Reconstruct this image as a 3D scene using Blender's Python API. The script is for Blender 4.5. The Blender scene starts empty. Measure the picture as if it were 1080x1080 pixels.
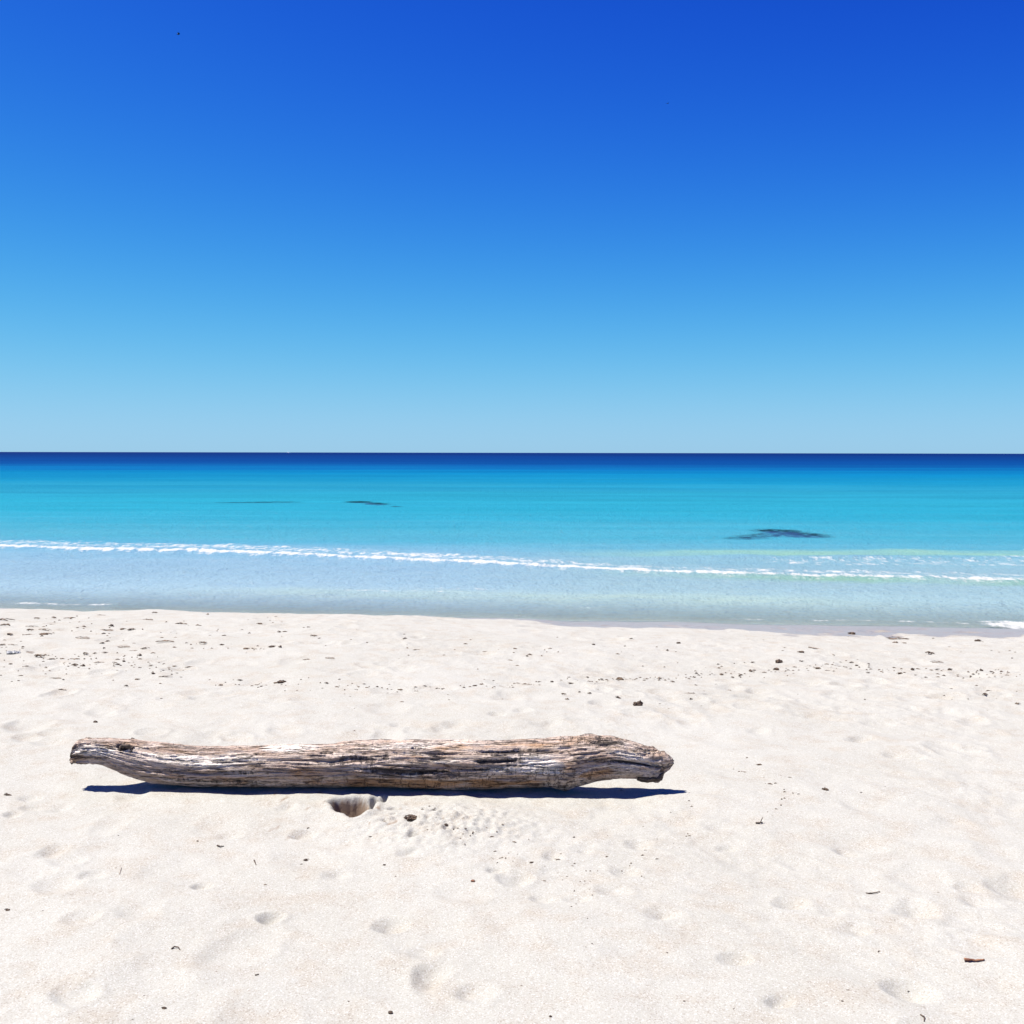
import bpy, math, random
import numpy as np

sc = bpy.context.scene
C = sc.collection
R = math.radians
random.seed(7)
rng = np.random.default_rng(7)

# ------------------------------------------------------------------ camera
CAM_H = 1.55
PITCH = R(3.09)
ROLL = R(0.1)
FPX = 540 / math.tan(R(25.0))            # focal length in pixels of the 1080 photograph
cd = bpy.data.cameras.new('camera')
cam = bpy.data.objects.new('camera', cd)
C.objects.link(cam)
cam.location = (0, 0, CAM_H)
cam.rotation_mode = 'YXZ'
from mathutils import Matrix, Vector
cam.rotation_mode = 'QUATERNION'
cam.rotation_quaternion = (Matrix.Rotation(math.pi / 2 - PITCH, 3, 'X') @ Matrix.Rotation(ROLL, 3, 'Z')).to_quaternion()
cd.angle = R(50.0)
cd.clip_start = 0.05
cd.clip_end = 60000
sc.camera = cam

# ------------------------------------------------------------------ light
SUN_EL, SUN_AZ = 66.5, -87.0             # the sun stands high on the left, a little beyond the log
EXPO = 1.1
sc.view_settings.view_transform = 'Standard'
sc.view_settings.look = 'None'
sc.view_settings.gamma = 1
sc.view_settings.exposure = EXPO
w = bpy.data.worlds.new('World')
sc.world = w
w.use_nodes = True
nt = w.node_tree
bg = nt.nodes['Background']
bg.inputs[1].default_value = 0.1
sky = nt.nodes.new('ShaderNodeTexSky')
sky.sky_type = 'NISHITA'
sky.sun_disc = False
sky.sun_elevation = R(SUN_EL)
sky.sun_rotation = R(SUN_AZ)
sky.air_density = 0.7
sky.dust_density = 0.2
sky.ozone_density = 6


def vmath(tree, op, a, b=None):
    n = tree.nodes.new('ShaderNodeVectorMath')
    n.operation = op
    for i, v in enumerate((a, b)):
        if v is None:
            continue
        if isinstance(v, (tuple, list)):
            n.inputs[i].default_value = v
        else:
            tree.links.new(v, n.inputs[i])
    return n.outputs[0]


# a vivid phone-camera response applied to the physical sky (deepens the blue aloft)
x = vmath(nt, 'MULTIPLY', sky.outputs[0], (0.1, 0.1, 0.1))
x3 = vmath(nt, 'MULTIPLY', vmath(nt, 'MULTIPLY', x, x), x)
den = vmath(nt, 'ADD', x3, (0.034, 0.0332, 0.0195))
g = 10 / 2 ** EXPO
vivid = vmath(nt, 'MULTIPLY', vmath(nt, 'DIVIDE', x3, den), (0.43 * g, 0.71 * g, 0.91 * g))
nt.links.new(vivid, bg.inputs[0])

sd = bpy.data.lights.new('sun', 'SUN')
sd.energy = 5.0
sd.angle = R(0.5)
sd.color = (1.0, 0.96, 0.88)
sun = bpy.data.objects.new('sun', sd)
C.objects.link(sun)
az, el = R(SUN_AZ), R(SUN_EL)
to_sun = Vector((math.sin(az) * math.cos(el), math.cos(az) * math.cos(el), math.sin(el)))
sun.rotation_mode = 'QUATERNION'
sun.rotation_quaternion = to_sun.to_track_quat('Z', 'Y')
sun.location = to_sun * 50

# ------------------------------------------------------------------ helpers
_perm = np.random.default_rng(3).permutation(256).astype(np.int64)
_perm = np.concatenate([_perm, _perm, _perm])
_g = np.random.default_rng(4).normal(size=(256, 3))
_g /= np.linalg.norm(_g, axis=1)[:, None]


def noise3(x, y, z=0.0):
    """gradient noise, about -1..1"""
    x, y, z = np.broadcast_arrays(np.asarray(x, float), np.asarray(y, float), np.asarray(z, float))
    xi, yi, zi = np.floor(x), np.floor(y), np.floor(z)
    xf, yf, zf = x - xi, y - yi, z - zi
    X, Y, Z = xi.astype(np.int64) & 255, yi.astype(np.int64) & 255, zi.astype(np.int64) & 255
    u, v, t = (f * f * f * (f * (f * 6 - 15) + 10) for f in (xf, yf, zf))
    out = 0
    for i in (0, 1):
        for j in (0, 1):
            for k in (0, 1):
                h = _perm[_perm[_perm[(X + i) & 255] + ((Y + j) & 255)] + ((Z + k) & 255)]
                gr = _g[h]
                d = gr[..., 0] * (xf - i) + gr[..., 1] * (yf - j) + gr[..., 2] * (zf - k)
                wgt = (u if i else 1 - u) * (v if j else 1 - v) * (t if k else 1 - t)
                out = out + wgt * d
    return out * 1.6


def fbm(x, y, z=0.0, o=4, gain=0.5):
    s, a, f = 0, 1.0, 1.0
    for k in range(o):
        s = s + a * noise3(x * f + 17.3 * k, y * f - 9.1 * k, np.asarray(z) * f + 3.7 * k)
        a *= gain
        f *= 2.03
    return s


def sstep(a, b, v):
    t = np.clip((v - a) / (b - a), 0, 1)
    return t * t * (3 - 2 * t)


def grid_mesh(name, V, nu, nv, wrap_v=False, caps=False):
    """quads over an nu x nv lattice of vertices (row major)"""
    i = np.arange(nu - 1)[:, None]
    nvj = nv if wrap_v else nv - 1
    j = np.arange(nvj)[None, :]
    j2 = (j + 1) % nv
    F = np.stack([np.broadcast_to(i * nv + j, (nu - 1, nvj)), i * nv + j2, (i + 1) * nv + j2, (i + 1) * nv + j], -1).reshape(-1, 4)
    me = bpy.data.meshes.new(name)
    n = len(F)
    me.vertices.add(len(V))
    me.vertices.foreach_set('co', np.ascontiguousarray(V, dtype=np.float32).ravel())
    me.loops.add(n * 4)
    me.loops.foreach_set('vertex_index', F.astype(np.int32).ravel())
    me.polygons.add(n)
    me.polygons.foreach_set('loop_start', np.arange(0, n * 4, 4, dtype=np.int32))
    me.update(calc_edges=True)
    me.polygons.foreach_set('use_smooth', np.ones(n, dtype=bool))
    me.validate()
    return me


def attr_f(me, name, vals):
    a = me.attributes.new(name, 'FLOAT', 'POINT')
    a.data.foreach_set('value', np.ascontiguousarray(vals, dtype=np.float32).ravel())


def attr_c(me, name, vals):
    a = me.attributes.new(name, 'FLOAT_COLOR', 'POINT')
    v = np.ones((len(vals), 4), np.float32)
    v[:, :3] = vals
    a.data.foreach_set('color', v.ravel())


def link(name, me, mat=None, parent=None):
    o = bpy.data.objects.new(name, me)
    C.objects.link(o)
    if mat is not None:
        me.materials.append(mat)
    if parent is not None:
        o.parent = parent
    return o


def tag(o, label=None, cat=None, group=None, kind=None):
    if label:
        o['label'] = label
    if cat:
        o['category'] = cat
    if group:
        o['group'] = group
    if kind:
        o['kind'] = kind
    return o


def ray(px, py):
    """world direction through a pixel of the 1080 photograph"""
    d = Vector(((px - 540) / FPX, -(py - 540) / FPX, -1.0))
    return cam.rotation_quaternion @ d


def at_z(px, py, z):
    d = ray(px, py)
    t = (z - CAM_H) / d.z
    return Vector((0, 0, CAM_H)) + d * t


def at_y(px, py, Y):
    d = ray(px, py)
    return Vector((0, 0, CAM_H)) + d * (Y / d.y)


class NT:
    """small helper around a material's node tree"""

    def __init__(self, name):
        self.m = bpy.data.materials.new(name)
        self.m.use_nodes = True
        self.t = self.m.node_tree
        self.n = self.t.nodes
        self.n.clear()
        self.out = self.n.new('ShaderNodeOutputMaterial')

    def node(self, typ, **kw):
        n = self.n.new(typ)
        for k, v in kw.items():
            setattr(n, k, v)
        return n

    def set(self, sock, v):
        if hasattr(v, 'is_linked') or isinstance(v, bpy.types.NodeSocket):
            self.t.links.new(v, sock)
        else:
            sock.default_value = v

    def math(self, op, a, b=None, c=None, clamp=False):
        n = self.node('ShaderNodeMath', operation=op, use_clamp=clamp)
        for i, v in enumerate((a, b, c)):
            if v is not None:
                self.set(n.inputs[i], v)
        return n.outputs[0]

    def mix(self, f, a, b, blend='MIX'):
        n = self.node('ShaderNodeMix', data_type='RGBA', blend_type=blend)
        self.set(n.inputs[0], f)
        self.set(n.inputs[6], a if not isinstance(a, tuple) else (*a, 1)[:4])
        self.set(n.inputs[7], b if not isinstance(b, tuple) else (*b, 1)[:4])
        return n.outputs[2]

    def coords(self, scale=(1, 1, 1)):
        tc = self.node('ShaderNodeTexCoord')
        mp = self.node('ShaderNodeMapping')
        mp.inputs['Scale'].default_value = scale
        self.t.links.new(tc.outputs['Object'], mp.inputs[0])
        return mp.outputs[0]

    def noise(self, scale, co, detail=3, rough=0.5):
        n = self.node('ShaderNodeTexNoise')
        self.t.links.new(co, n.inputs['Vector'])
        n.inputs['Scale'].default_value = scale
        n.inputs['Detail'].default_value = detail
        n.inputs['Roughness'].default_value = rough
        return n.outputs['Fac']

    def ss(self, v, a, b, lo=0.0, hi=1.0):
        n = self.node('ShaderNodeMapRange', interpolation_type='SMOOTHSTEP')
        self.set(n.inputs['Value'], v)
        n.inputs['From Min'].default_value = a
        n.inputs['From Max'].default_value = b
        n.inputs['To Min'].default_value = lo
        n.inputs['To Max'].default_value = hi
        return n.outputs[0]

    def attr(self, name, out='Fac'):
        n = self.node('ShaderNodeAttribute', attribute_name=name)
        return n.outputs[out]

    def bump(self, h, strength, dist, normal=None):
        n = self.node('ShaderNodeBump')
        n.inputs['Strength'].default_value = strength
        n.inputs['Distance'].default_value = dist
        self.t.links.new(h, n.inputs['Height'])
        if normal is not None:
            self.t.links.new(normal, n.inputs['Normal'])
        return n.outputs[0]

    def principled(self, color, rough=0.8, normal=None, spec=0.3):
        p = self.node('ShaderNodeBsdfPrincipled')
        self.set(p.inputs['Base Color'], color if not isinstance(color, tuple) else (*color, 1)[:4])
        self.set(p.inputs['Roughness'], rough)
        self.set(p.inputs['Specular IOR Level'], spec)
        if normal is not None:
            self.t.links.new(normal, p.inputs['Normal'])
        return p.outputs[0]

    def finish(self, sh):
        self.t.links.new(sh, self.out.inputs[0])
        return self.m


# ------------------------------------------------------------------ materials
def sand_material():
    k = NT('sand')
    co = k.coords()
    big = k.noise(0.9, co, 4, 0.6)
    mid = k.noise(6.0, co, 4, 0.6)
    fine = k.noise(210.0, co, 2, 0.7)
    grain = k.noise(90.0, co, 2, 0.6)
    col = k.mix(k.ss(big, 0.3, 0.7), (0.291, 0.281, 0.250), (0.309, 0.300, 0.271))
    col = k.mix(k.ss(mid, 0.45, 0.75, 0, 0.5), col, (0.268, 0.228, 0.180))
    vor = k.node('ShaderNodeTexVoronoi')
    vor.inputs['Scale'].default_value = 260.0
    k.t.links.new(co, vor.inputs['Vector'])
    sep = k.node('ShaderNodeSeparateColor')
    k.t.links.new(vor.outputs['Color'], sep.inputs[0])
    patchy = k.ss(mid, 0.35, 0.7, 0.45, 1.0)
    col = k.mix(k.math('MULTIPLY', k.ss(sep.outputs[0], 0.80, 0.97, 0, 0.48), patchy), col, (0.125, 0.090, 0.065))
    col = k.mix(k.ss(sep.outputs[1], 0.75, 1.0, 0, 0.5), col, (0.45, 0.44, 0.425))
    col = k.mix(k.ss(fine, 0.54, 0.72, 0, 0.5), col, (0.19, 0.150, 0.118))
    col = k.mix(k.ss(grain, 0.56, 0.75, 0, 0.4), col, (0.21, 0.175, 0.140))
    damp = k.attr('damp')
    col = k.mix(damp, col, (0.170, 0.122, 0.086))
    wetn = k.noise(5.0, co, 3, 0.6)
    wet = k.ss(k.math('ADD', k.attr('wet'), k.math('MULTIPLY', k.math('SUBTRACT', wetn, 0.5), 0.5)), 0.35, 0.65)
    col = k.mix(wet, col, k.mix(0.50, col, (0.15, 0.125, 0.105)))
    rough = k.math('SUBTRACT', 0.92, k.math('MULTIPLY', wet, 0.62))
    h = k.math('ADD', k.math('MULTIPLY', k.noise(130.0, co, 3, 0.65), 0.5), k.math('MULTIPLY', k.noise(28.0, co, 3, 0.6), 0.9))
    n = k.bump(h, 0.55, 0.006)
    return k.finish(k.principled(col, rough, n, 0.25))


def sea_material():
    k = NT('sea_water')
    co = k.coords()
    body = k.attr('body', 'Color')
    opac = k.attr('opacity')
    far = k.attr('far')
    foam_a = k.attr('foam')
    # ripples
    tcA = k.coords((1.0, 0.75, 1.0))
    r1 = k.noise(5.0, tcA, 5, 0.68)
    r2 = k.noise(19.0, tcA, 3, 0.65)
    r3 = k.noise(0.35, k.coords((0.5, 1.6, 1.0)), 4, 0.6)
    h = k.math('ADD', k.math('MULTIPLY', r1, 0.7), k.math('MULTIPLY', r2, 0.45))
    h = k.math('ADD', h, k.math('MULTIPLY', r3, 1.6))
    n = k.bump(h, 1.0, 0.10)
    # foam
    fco = k.coords((1.7, 0.62, 1.0))
    fn = k.noise(4.2, fco, 6, 0.72)
    fn2 = k.noise(16.0, fco, 3, 0.6)
    fnn = k.math('ADD', k.math('MULTIPLY', fn, 0.75), k.math('MULTIPLY', fn2, 0.25))
    foam = k.ss(k.math('ADD', fnn, k.math('SUBTRACT', foam_a, 1.0)), -0.04, 0.15)
    foam = k.math('MULTIPLY', foam, k.ss(foam_a, 0.02, 0.2))
    # water body
    patch = k.noise(0.8, k.coords((0.35, 1.0, 1.0)), 5, 0.6)
    bodyc = k.mix(k.ss(patch, 0.35, 0.68, 0, 0.22), body, k.mix(1.0, body, (1.25, 1.22, 1.12), 'MULTIPLY'))
    ripple_tone = k.ss(k.math('ADD', k.math('MULTIPLY', r1, 0.6), k.math('MULTIPLY', r2, 0.4)), 0.35, 0.65, 0.0, 1.0)
    dif = k.node('ShaderNodeBsdfDiffuse')
    k.set(dif.inputs[0], bodyc)
    k.t.links.new(n, dif.inputs['Normal'])
    tr = k.node('ShaderNodeBsdfTransparent')
    tr.inputs[0].default_value = (0.90, 0.975, 0.985, 1)
    m1 = k.node('ShaderNodeMixShader')
    k.set(m1.inputs[0], opac)
    k.t.links.new(tr.outputs[0], m1.inputs[1])
    k.t.links.new(dif.outputs[0], m1.inputs[2])
    fr = k.node('ShaderNodeFresnel')
    fr.inputs[0].default_value = 1.33
    k.t.links.new(n, fr.inputs['Normal'])
    gl = k.node('ShaderNodeBsdfGlossy')
    k.set(gl.inputs['Roughness'], k.math('ADD', 0.06, k.math('MULTIPLY', far, 0.25)))
    k.t.links.new(n, gl.inputs['Normal'])
    gk = k.math('SUBTRACT', 0.62, k.math('MULTIPLY', far, 0.595))
    m2 = k.node('ShaderNodeMixShader')
    k.set(m2.inputs[0], k.math('MULTIPLY', fr.outputs[0], gk, clamp=True))
    k.t.links.new(m1.outputs[0], m2.inputs[1])
    k.t.links.new(gl.outputs[0], m2.inputs[2])
    fb = k.bump(fnn, 0.8, 0.05)
    fd = k.node('ShaderNodeBsdfDiffuse')
    fd.inputs[0].default_value = (0.36, 0.36, 0.355, 1)
    k.t.links.new(fb, fd.inputs['Normal'])
    m3 = k.node('ShaderNodeMixShader')
    k.set(m3.inputs[0], foam)
    k.t.links.new(m2.outputs[0], m3.inputs[1])
    k.t.links.new(fd.outputs[0], m3.inputs[2])
    return k.finish(m3.outputs[0])


def wood_material():
    k = NT('weathered_wood')
    co = k.coords((0.10, 1, 1))
    g1 = k.noise(26.0, co, 6, 0.7)
    g2 = k.noise(75.0, k.coords((0.16, 1, 1)), 5, 0.7)
    cr = k.noise(42.0, k.coords((0.07, 1, 1)), 4, 0.6)
    blot = k.noise(9.0, k.coords((0.45, 1, 1)), 5, 0.7)
    crossn = k.noise(38.0, k.coords((1.5, 0.45, 0.45)), 5, 0.7)
    speck = k.noise(120.0, k.coords((0.6, 1, 1)), 4, 0.7)
    char, pale, warm = k.attr('char'), k.attr('pale'), k.attr('warm')
    col = k.mix(k.ss(g1, 0.36, 0.66), (0.36, 0.262, 0.212), (0.62, 0.515, 0.445))
    col = k.mix(k.ss(blot, 0.48, 0.66, 0, 0.7), col, (0.34, 0.215, 0.135))
    pf = k.ss(k.math('ADD', pale, k.math('MULTIPLY', k.math('SUBTRACT', g1, 0.5), 2.2)), 0.25, 0.85)
    col = k.mix(k.math('MULTIPLY', pf, 0.92), col, (0.72, 0.64, 0.575))
    wf = k.ss(k.math('ADD', warm, k.math('MULTIPLY', k.math('SUBTRACT', blot, 0.5), 1.6)), 0.30, 0.8)
    col = k.mix(k.math('MULTIPLY', wf, 0.8), col, (0.37, 0.20, 0.095))
    col = k.mix(k.ss(g2, 0.52, 0.70, 0, 0.48), col, (0.085, 0.058, 0.044))
    col = k.mix(k.ss(speck, 0.56, 0.70, 0, 0.45), col, (0.06, 0.042, 0.034))
    col = k.mix(k.ss(speck, 0.42, 0.32, 0, 0.45), col, (0.55, 0.49, 0.44))
    cf = k.ss(k.math('ADD', char, k.math('ADD', k.math('MULTIPLY', k.math('SUBTRACT', g1, 0.5), 2.6), k.math('MULTIPLY', k.math('SUBTRACT', crossn, 0.5), 1.8))), 0.40, 0.75)
    col = k.mix(k.math('MULTIPLY', cf, 0.86), col, (0.034, 0.026, 0.025))
    # thin dark cracks along and across the grain
    crack = k.ss(k.math('ABSOLUTE', k.math('SUBTRACT', cr, 0.5)), 0.0, 0.028, 1.0, 0.0)
    crack = k.math('MULTIPLY', crack, k.ss(blot, 0.36, 0.52))
    xc = k.ss(k.math('ABSOLUTE', k.math('SUBTRACT', k.noise(16.0, k.coords((1.6, 0.35, 0.35)), 3, 0.6), 0.5)), 0.0, 0.012, 1.0, 0.0)
    xc = k.math('MULTIPLY', xc, k.ss(k.noise(5.0, co, 2, 0.5), 0.5, 0.6))
    crack = k.math('MAXIMUM', crack, k.math('MULTIPLY', xc, 0.8))
    col = k.mix(k.math('MULTIPLY', crack, 0.68), col, (0.045, 0.032, 0.027))
    h = k.math('ADD', k.math('MULTIPLY', g1, 0.9), k.math('MULTIPLY', g2, 0.45))
    h = k.math('ADD', h, k.math('MULTIPLY', crossn, 0.35))
    h = k.math('ADD', h, k.math('MULTIPLY', speck, 0.25))
    h = k.math('SUBTRACT', h, k.math('MULTIPLY', crack, 0.7))
    h = k.math('SUBTRACT', h, k.math('MULTIPLY', cf, 0.25))
    n = k.bump(h, 1.0, 0.022)
    return k.finish(k.principled(col, 0.85, n, 0.2))


def simple_material(name, c1, c2, scale=40, rough=0.8, bump=0.5, dist=0.004):
    k = NT(name)
    co = k.coords()
    nz = k.noise(scale, co, 4, 0.6)
    col = k.mix(k.ss(nz, 0.35, 0.65), c1, c2)
    return k.finish(k.principled(col, rough, k.bump(nz, bump, dist), 0.25))


M_SAND = sand_material()
M_SEA = sea_material()
M_WOOD = wood_material()
M_STUB = simple_material('dark_wood', (0.03, 0.022, 0.018), (0.10, 0.075, 0.06), 60)
M_RAW = simple_material('raw_broken_wood', (0.22, 0.16, 0.12), (0.42, 0.36, 0.31), 55)
M_WEED = simple_material('dried_seaweed', (0.040, 0.027, 0.020), (0.100, 0.066, 0.045), 60)
M_WEED2 = simple_material('brown_seaweed', (0.095, 0.062, 0.040), (0.18, 0.128, 0.088), 60)
M_TWIG = simple_material('twig_bark', (0.035, 0.025, 0.02), (0.09, 0.062, 0.045), 90)
M_TWIG_RED = simple_material('reddish_bark', (0.085, 0.030, 0.018), (0.26, 0.13, 0.075), 70)
M_TWIG_PALE = simple_material('bleached_stick', (0.17, 0.135, 0.11), (0.27, 0.225, 0.19), 70)
M_SCRAP = simple_material('pale_scrap', (0.40, 0.41, 0.43), (0.62, 0.62, 0.62), 50, 0.5)
M_GRASS = simple_material('seagrass', (0.003, 0.020, 0.080), (0.004, 0.026, 0.100), 3)
M_BIRD = simple_material('bird_feathers', (0.03, 0.03, 0.035), (0.07, 0.07, 0.075), 5)
M_BOAT = simple_material('boat_paint', (0.70, 0.72, 0.74), (0.78, 0.79, 0.80), 2, 0.4)

# ------------------------------------------------------------------ the ground: beach and sea bed in one sheet
ZW = -0.35                               # sea level, the log's sand is 0


def shore(x):
    return 12.45 - 1.30 * np.tanh(np.asarray(x, float) / 10.0) * 1.0


def beach_base(x, y):
    x = np.asarray(x, float)
    y = np.asarray(y, float)
    u = y - shore(x) + 0.15 * noise3(x * 0.5, 3.1, 0.2) + 0.07 * noise3(x * 1.6, 8.1, 0.4) + 0.02 * noise3(x * 4.3, 5.1, 0.4)
    s = sstep(-1.5, 3.0, x)
    L = 1.65 * (1 - s) + 3.6 * s
    land = 0.35 * (1 - np.exp(np.minimum(u, 0) / L))
    deep = 0.30 * (1 - np.exp(-np.maximum(u, 0) / 2.6)) + 0.022 * np.maximum(u, 0)
    z = ZW + land - np.minimum(deep, 14.0)
    return z + 0.012 * np.maximum(0, -y) ** 0.9


def ground_z(x, y):
    return float(beach_base(x, y))


def on_ground(px, py):
    z = 0.0
    for _ in range(12):
        p = at_z(px, py, z)
        z = 0.5 * z + 0.5 * ground_z(p.x, p.y)
    return Vector((p.x, p.y, ground_z(p.x, p.y)))


def axis(fine_lo, fine_hi, step, growth, lo, hi):
    a = list(np.arange(fine_lo, fine_hi + step / 2, step))
    s, v = step, a[-1]
    while v < hi:
        s *= growth
        v += s
        a.append(v)
    s, v = step, a[0]
    pre = []
    while v > lo:
        s *= growth
        v -= s
        pre.append(v)
    return np.array(pre[::-1] + a)


gx = axis(-3.0, 3.0, 0.0085, 1.0115, -9000, 9000)
gy1 = axis(2.4, 6.0, 0.0085, 1.25, -600, 6.0)
gy1 = gy1[gy1 <= 6.001]
gy = list(gy1)
v = gy[-1]
while v < 16:
    v += max(0.0085, 0.0085 * (v / 6.0) ** 1.7)
    gy.append(v)
s = gy[-1] - gy[-2]
while v < 15000:
    s *= 1.07
    v += s
    gy.append(v)
gy = np.array(gy)
GX, GY = np.meshgrid(gx, gy)             # rows along y
H = beach_base(GX, GY)
land = sstep(0.3, -0.6, GY - shore(GX)) * sstep(-9, 0, GY) * sstep(16, 10, np.abs(GX))
yb = (gy > -12) & (gy < 16)
xb = (gx > -17) & (gx < 17)
ix = np.ix_(yb, xb)
SX, SY = GX[ix], GY[ix]
wx = SX + 0.10 * noise3(SX * 1.7, SY * 1.7, 4.0)
wy = SY + 0.10 * noise3(SX * 1.7, SY * 1.7, 9.0)
D = 0.020 * noise3(wx * 0.8, wy * 0.8, 0.3)
D = D + 0.012 * noise3(wx * 1.9, wy * 2.3, 1.3)
D = D + 0.0075 * noise3(wx * 4.3 + wy * 1.5, wy * 5.6, 2.3)
trample = sstep(-0.1, 0.5, noise3(SX * 0.55, SY * 0.8, 5.5) + 0.15)
D = D + (0.0016 + 0.0044 * trample) * noise3(wx * 11, wy * 14, 3.3)
D = D + (0.0007 + 0.0017 * trample) * noise3(SX * 27, SY * 34, 4.3)
# wind-drawn low ridges, slanting
D = D + 0.0016 * noise3((SX * 0.5 + SY * 0.9) * 6.0, (SY * 0.5 - SX * 0.9) * 1.6, 7.7) * sstep(7, 4, SY)
H[ix] += D * land[ix]


def stamp(cx, cy, a, b, ang, depth, rim=0.35, p=1.5, jag=0.18):
    m = 2.6 * max(a, b)
    i0, i1 = np.searchsorted(gy, (cy - m, cy + m))
    j0, j1 = np.searchsorted(gx, (cx - m, cx + m))
    if i1 - i0 < 2 or j1 - j0 < 2:
        return
    X, Y = GX[i0:i1, j0:j1] - cx, GY[i0:i1, j0:j1] - cy
    c, s_ = math.cos(ang), math.sin(ang)
    q = np.sqrt(((X * c + Y * s_) / a) ** 2 + ((-X * s_ + Y * c) / b) ** 2)
    q = q * (1 + jag * noise3((X + cx) * 9, (Y + cy) * 9, 0.5))
    H[i0:i1, j0:j1] += -depth * np.exp(-q ** (2 * p)) + rim * depth * np.exp(-((q - 1.45) / 0.35) ** 2)


# hollows that can be made out in the photograph (pixel, half width in pixels, depth)
dents = [(965, 961, 19, .040), (1072, 936, 22, .038), (958, 1045, 19, .030), (824, 1057, 13, .026), (836, 952, 15, .024),
         (698, 964, 15, .026), (891, 897, 10, .020), (902, 982, 12, .020), (776, 1011, 13, .022), (876, 961, 10, .014),
         (765, 891, 9, .018), (760, 873, 10, .016), (1020, 937, 12, .018), (1030, 953, 10, .018), (910, 852, 15, .018),
         (1008, 869, 15, .016), (137, 837, 12, .022), (57, 895, 9, .024), (98, 923, 11, .026), (213, 932, 9, .022),
         (285, 966, 10, .034), (320, 875, 10, .028), (302, 851, 9, .018), (353, 920, 9, .020), (87, 972, 14, .018),
         (147, 965, 16, .016), (77, 1053, 18, .022), (243, 877, 9, .018), (70, 907, 12, .014), (413, 976, 12, .032),
         (453, 1030, 14, .034), (430, 900, 9, .018), (437, 882, 6, .020), (512, 878, 8, .016), (523, 918, 8, .020),
         (543, 927, 13, .026), (573, 947, 9, .020), (583, 904, 9, .020), (617, 898, 8, .016), (673, 889, 10, .022),
         (658, 918, 11, .020), (647, 939, 12, .016), (610, 948, 8, .016), (450, 1005, 12, .018), (500, 1048, 16, .02),
         (33, 840, 8, .020), (34, 850, 9, .018), (63, 850, 9, .022), (13, 858, 6, .020), (27, 767, 12, .020), (27, 780, 10, .022),
         (57, 775, 11, .018), (208, 734, 10, .028), (200, 730, 9, .022), (523, 753, 6, .024), (550, 750, 8, .018), (540, 777, 9, .018),
         (697, 730, 13, .030), (707, 737, 13, .030), (637, 742, 12, .024), (578, 763, 12, .022), (420, 762, 8, .024),
         (850, 718, 13, .036), (800, 727, 8, .026), (815, 719, 10, .020), (925, 717, 9, .026), (913, 778, 9, .020), (905, 781, 7, .018),
         (997, 724, 9, .024), (1043, 728, 13, .030), (770, 724, 10, .026), (945, 797, 9, .022), (965, 800, 8, .018),
         (750, 732, 6, .020), (510, 688, 12, .028), (420, 707, 16, .022), (470, 768, 14, .020), (485, 763, 12, .020), (515, 685, 9, .02),
         (290, 740, 11, .016), (330, 694, 10, .018), (800, 771, 9, .014), (820, 735, 7, .02)]
for (px, py, r, dp) in dents:
    p = on_ground(px, py)
    a = r * 1.15 * p.y / FPX
    sl = abs(CAM_H - p.z) / p.y
    b = min(a * random.uniform(0.8, 1.3), 0.22)
    stamp(p.x, p.y, a, b, random.uniform(-0.4, 0.4), dp * (0.72 if py > 850 else 0.72), random.uniform(0.05, 0.25), random.uniform(0.8, 1.3), 0.45)
    stamp(p.x + a * random.uniform(-.8, .8), p.y + b * random.uniform(-.5, .5), a * .5, b * .6, random.uniform(-1, 1), dp * .25, .1, 1.0, 0.5)
# older, softened footprints everywhere on the dry sand
for _ in range(520):
    y = random.uniform(2.6, 11.6) if random.random() < 0.72 else random.uniform(6.5, 11.6)
    x = random.uniform(-0.55, 0.55) * (y + 1.0)
    if abs(y - 5.0) < 0.3 and abs(x) < 2.2:
        continue
    far_k = 1.0 if y > 5.5 else 0.55
    stamp(x, y, random.uniform(.05, .12), random.uniform(.05, .15), random.uniform(0, 3.14),
          random.uniform(.004, .017) * far_k, random.uniform(.2, .5), random.uniform(.7, 1.4), 0.3)

# the hole dug in front of the log, finger grooves beside it, and the lumpy spoil to its right
hc = on_ground(376, 849)


def dig(cx, cy, a, b, depth, wall=0.22, seed=0.0):
    m = 2.0 * max(a, b)
    i0, i1 = np.searchsorted(gy, (cy - m, cy + m))
    j0, j1 = np.searchsorted(gx, (cx - m, cx + m))
    X, Y = GX[i0:i1, j0:j1] - cx, GY[i0:i1, j0:j1] - cy
    q = np.sqrt((X / a) ** 2 + (Y / b) ** 2) * (1 + 0.16 * fbm(X * 14 + seed, Y * 14, 0.2, 3))
    H[i0:i1, j0:j1] -= depth * sstep(1.0 + wall * 0.4, 1.0 - wall, q) * (0.80 + 0.2 * (1 - np.clip(q, 0, 1)))


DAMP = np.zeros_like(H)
poly = [on_ground(*q) for q in ((347, 846), (355, 842), (368, 840), (382, 839.6), (390, 842), (394, 848), (392, 854), (384, 859), (373, 863), (363, 859), (353, 854))]
i0, i1 = np.searchsorted(gy, (hc.y - 0.4, hc.y + 0.4))
j0, j1 = np.searchsorted(gx, (hc.x - 0.4, hc.x + 0.4))
X, Y = GX[i0:i1, j0:j1], GY[i0:i1, j0:j1]
sdist = np.full(X.shape, 9.0)
inside = np.zeros(X.shape, bool)
for q in range(len(poly)):
    A, B = poly[q], poly[(q + 1) % len(poly)]
    ex, ey = B.x - A.x, B.y - A.y
    tt = np.clip(((X - A.x) * ex + (Y - A.y) * ey) / (ex * ex + ey * ey), 0, 1)
    sdist = np.minimum(sdist, np.hypot(X - A.x - tt * ex, Y - A.y - tt * ey))
    cross = (A.y > Y) != (B.y > Y)
    inside ^= cross & (X < (B.x - A.x) * (Y - A.y) / (B.y - A.y + 1e-12) + A.x)
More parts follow.
